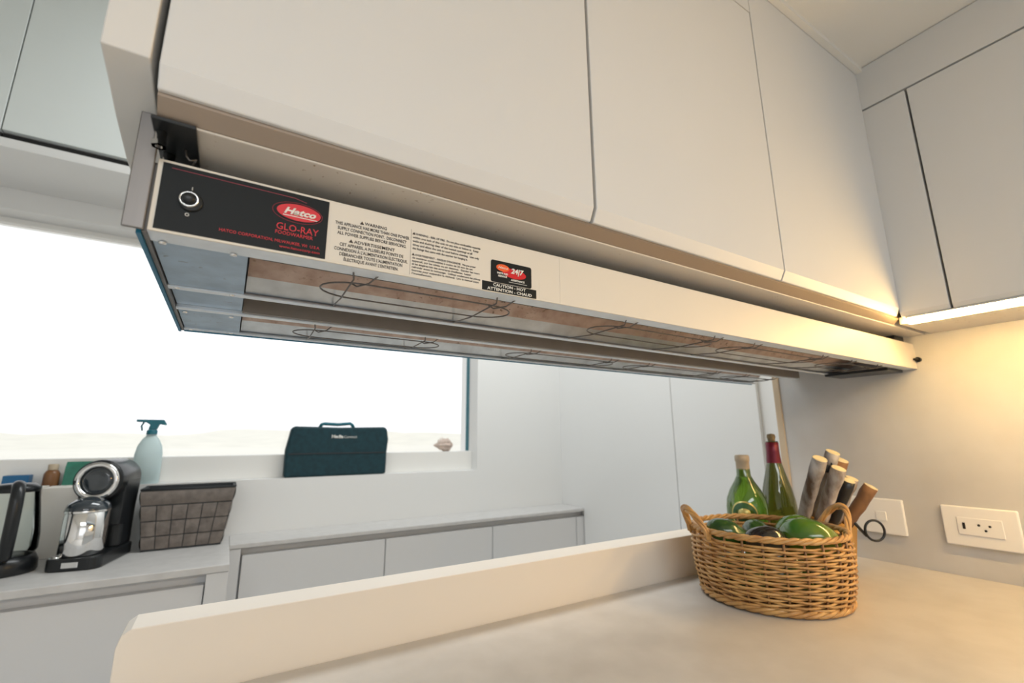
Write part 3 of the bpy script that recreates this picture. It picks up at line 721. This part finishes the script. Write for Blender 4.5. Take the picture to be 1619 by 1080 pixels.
NC = 6; hs = [.02, .235, .48, .735]
for j in range(3):
    for i in range(NC):
        pad(lambda u, w_: bp(u, 0, w_), i/NC+.005, (i+1)/NC-.005, hs[j]+.008, hs[j+1]-.008, Vector((0, -1, 0)), (i+j) % 2)
        pad(lambda u, w_: bp(u, 1, w_), i/NC+.005, (i+1)/NC-.005, hs[j]+.008, hs[j+1]-.008, Vector((0, 1, 0)), (i+j) % 2)
    for i in range(3):
        pad(lambda u, w_: bp(0, u, w_), i/3+.01, (i+1)/3-.01, hs[j]+.008, hs[j+1]-.008, Vector((-1, 0, 0)), (i+j) % 2)
        pad(lambda u, w_: bp(1, u, w_), i/3+.01, (i+1)/3-.01, hs[j]+.008, hs[j+1]-.008, Vector((1, 0, 0)), (i+j) % 2)
b.build('woven_strap', 'strap', wb)
b = MB()
pad(lambda u, w_: bp(u, 0, w_), 0, 1, .745, .97, Vector((0, -1, 0)), 0); pad(lambda u, w_: bp(u, 1, w_), 0, 1, .745, .97, Vector((0, 1, 0)), 0)
pad(lambda u, w_: bp(0, u, w_), 0, 1, .745, .97, Vector((-1, 0, 0)), 0); pad(lambda u, w_: bp(1, u, w_), 0, 1, .745, .97, Vector((1, 0, 0)), 0)
b.build('top_band', 'strap', wb)
MB().tube([bp(0, 0, 1), bp(1, 0, 1), bp(1, 1, 1), bp(0, 1, 1)], .0028, 6, True).build('rim', 'strapd', wb)

# coffee machine
def rz(cx_, cy_, a): return Matrix.Translation((cx_, cy_, CZ))@Matrix.Rotation(a, 4, 'Z')
mx, my, ma = -.318, 1.93, math.radians(-12)
X = rz(mx, my, ma)
cm = thing('coffee_machine', (mx, my, CZ), 'black capsule coffee machine with round chrome ring head on the worktop', 'coffee machine')
def rprism(b, hw, y0, y1, z0, z1, r, n=6):
    p = []
    for (cx_, cy_, a0) in ((hw-r, y1-r, 0), (-hw+r, y1-r, 90), (-hw+r, y0+r, 180), (hw-r, y0+r, 270)):
        for k in range(n+1): a = math.radians(a0+k*90/n); p.append((cx_+r*math.cos(a), cy_+r*math.sin(a)))
    b.prism(p, z0, z1, 'z'); return b
rprism(MB(), .064, -.105, .135, .0, .034, .028).build('base', 'dark', cm, bevel=.004, xf=X)
rprism(MB(), .056, .030, .134, .035, .215, .022).build('body', 'dark', cm, bevel=.003, xf=X)
b = MB(); b.lathe([(0, 0), (.060, 0), (.062, .01), (.062, .14), (.056, .155), (0, .160)], (0, -.030, .238), 40, (0, 1, 0)); b.build('head', 'dark', cm, xf=X)
b = MB(); b.prism([(-.056, .10), (.056, .10), (.062, .238), (-.062, .238)], .012, .115, 'y'); b.build('neck', 'dark', cm, bevel=.004, xf=X)
MB().lathe([(.041, -.001), (.041, -.006), (.046, -.0085), (.054, -.0075), (.056, -.003), (.056, 0)], (0, -.0305, .238), 40, (0, 1, 0)).build('chrome_ring', 'chrome', cm, xf=X)
MB().lathe([(0, -.006), (.028, -.0045), (.0408, -.001), (.0408, 0)], (0, -.0305, .238), 40, (0, 1, 0)).build('lens', 'lens', cm, xf=X)
rprism(MB(), .019, -.1075, -.104, .010, .024, .0015, 2).build('badge', 'chrome', cm, xf=X)
MB().lathe([(0, .004), (.012, .004), (.014, 0)], (-.045, -.082, .0345), 20).build('power_button', 'chrome', cm, xf=X)
rprism(MB(), .030, .136, .175, .0, .24, .010).build('water_tank', 'clear', cm, xf=X)
# milk frother standing on the base
fx, fy = (X@Vector((-.004, -.045, 0))).xy
fr = thing('milk_frother', (fx, fy, CZ+.034), 'shiny steel milk frother cup standing on the coffee machine base', 'frother')
MB().lathe([(0, .0), (.051, .0), (.053, .003), (.053, .118), (.051, .120), (0, .120)], (fx, fy, CZ+.0345), 40).build('cup', 'chrome', fr)
MB().lathe([(.053, .1205), (.0535, .124), (.049, .140), (.034, .152), (.018, .158), (0, .160)], (fx, fy, CZ+.0345), 40).build('lid', 'lens', fr)
MB().lathe([(.0538, .118), (.0545, .121), (.0538, .1235)], (fx, fy, CZ+.0345), 40).build('lid_ring', 'chrome', fr)

# kettle
kx_, ky_ = -.500, 1.905
kt = thing('glass_kettle', (kx_, ky_, CZ), 'glass kettle with thick black handle and base at the left photo edge', 'kettle')
MB().lathe([(0, 0), (.072, 0), (.076, .006), (.074, .030), (.066, .046), (0, .046)], (kx_, ky_, CZ), 36).build('base', 'dark', kt)
MB().lathe([(.062, .0465), (.069, .06), (.068, .10), (.060, .16), (.052, .215)], (kx_, ky_, CZ), 36).build('jug', 'clear', kt)
MB().lathe([(0, .216), (.052, .216), (.053, .228), (.040, .238), (0, .242)], (kx_, ky_, CZ), 36).build('lid', 'dark', kt)
hd = Vector((.30, -.95, 0)).normalized()
c0 = Vector((kx_, ky_, CZ))
pts = [c0+hd*.045+Vector((0, 0, .232)), c0+hd*.085+Vector((0, 0, .244)), c0+hd*.112+Vector((0, 0, .225)), c0+hd*.116+Vector((0, 0, .16)), c0+hd*.110+Vector((0, 0, .10)), c0+hd*.092+Vector((0, 0, .060)), c0+hd*.068+Vector((0, 0, .045))]
b = MB(); b.tube(pts, .015, 12); b.build('handle', 'dark', kt, sub=1)

# cartons and small things near the wall
def carton(x0, x1, y0, y1, z0, z1, m_, label, name='cardboard_box'):
    return tag(MB().box(x0, x1, y0, y1, z0, z1).build(name, m_, bevel=.0015), label, 'box')
carton(-.480, -.384, 2.055, 2.150, CZ+.0005, CZ+.212, 'boxw', 'plain white carton between the kettle and the coffee machine')
carton(-.585, -.486, 2.060, 2.150, CZ+.0005, CZ+.214, 'boxw', 'plain white carton directly behind the glass kettle')
carton(-.610, -.548, 2.180, 2.222, -.1518, -.108, 'blue', 'small blue carton on the window ledge above the kettle', 'carton')
t = thing('small_bottle', (-.497, 2.20, -.152), 'small amber brown bottle with pale cap on the window ledge', 'bottle')
MB().lathe([(0, 0), (.020, 0), (.021, .003), (.021, .045), (.016, .055), (.012, .058), (0, .058)], (-.497, 2.20, -.1518), 24).build('bottle_body', 'amber', t)
MB().lathe([(.0135, .0582), (.0135, .075), (.012, .077), (0, .077)], (-.497, 2.20, -.1518), 24).build('cap', 'foil', t)
t = thing('pouch', (-.42, 2.205, -.152), 'green foil pouch on the window ledge left of the coffee machine', 'pouch')
b = MB(); b.prism([(2.182, -.1518), (2.222, -.1518), (2.212, -.085), (2.206, -.068), (2.203, -.068), (2.192, -.085)], -.465, -.375, 'x'); b.build('pouch_body', 'greenp', t, bevel=.004)
# spray bottle
sx_, sy_ = -.243, 2.198
sp = thing('spray_bottle', (sx_, sy_, -.152), 'milky spray bottle with teal trigger head on the window ledge', 'spray bottle')
MB().lathe([(0, 0), (.040, 0), (.043, .004), (.043, .060), (.042, .105), (.037, .135), (.026, .158), (.017, .170), (.015, .176), (0, .176)], (sx_, sy_, -.1515), 36, sy=.55).build('bottle_body', 'milky', sp)
MB().lathe([(.017, .1765), (.017, .190), (.013, .194), (0, .194)], (sx_, sy_, -.1515), 24).build('collar', 'teal', sp)
b = MB(); z_ = -.1515
b.prism([(sx_-.050, z_+.222), (sx_-.050, z_+.231), (sx_+.032, z_+.231), (sx_+.042, z_+.214), (sx_+.040, z_+.210), (sx_+.020, z_+.214), (sx_+.014, z_+.1945), (sx_-.012, z_+.1945), (sx_-.008, z_+.212), (sx_-.022, z_+.221)], sy_-.011, sy_+.011, 'y')
b.build('spray_head', 'teal', sp, bevel=.002)
b = MB(); b.tube([(sx_-.028, sy_, z_+.221), (sx_-.034, sy_, z_+.208), (sx_-.030, sy_, z_+.190)], .003, 8); b.build('trigger', 'teal', sp)
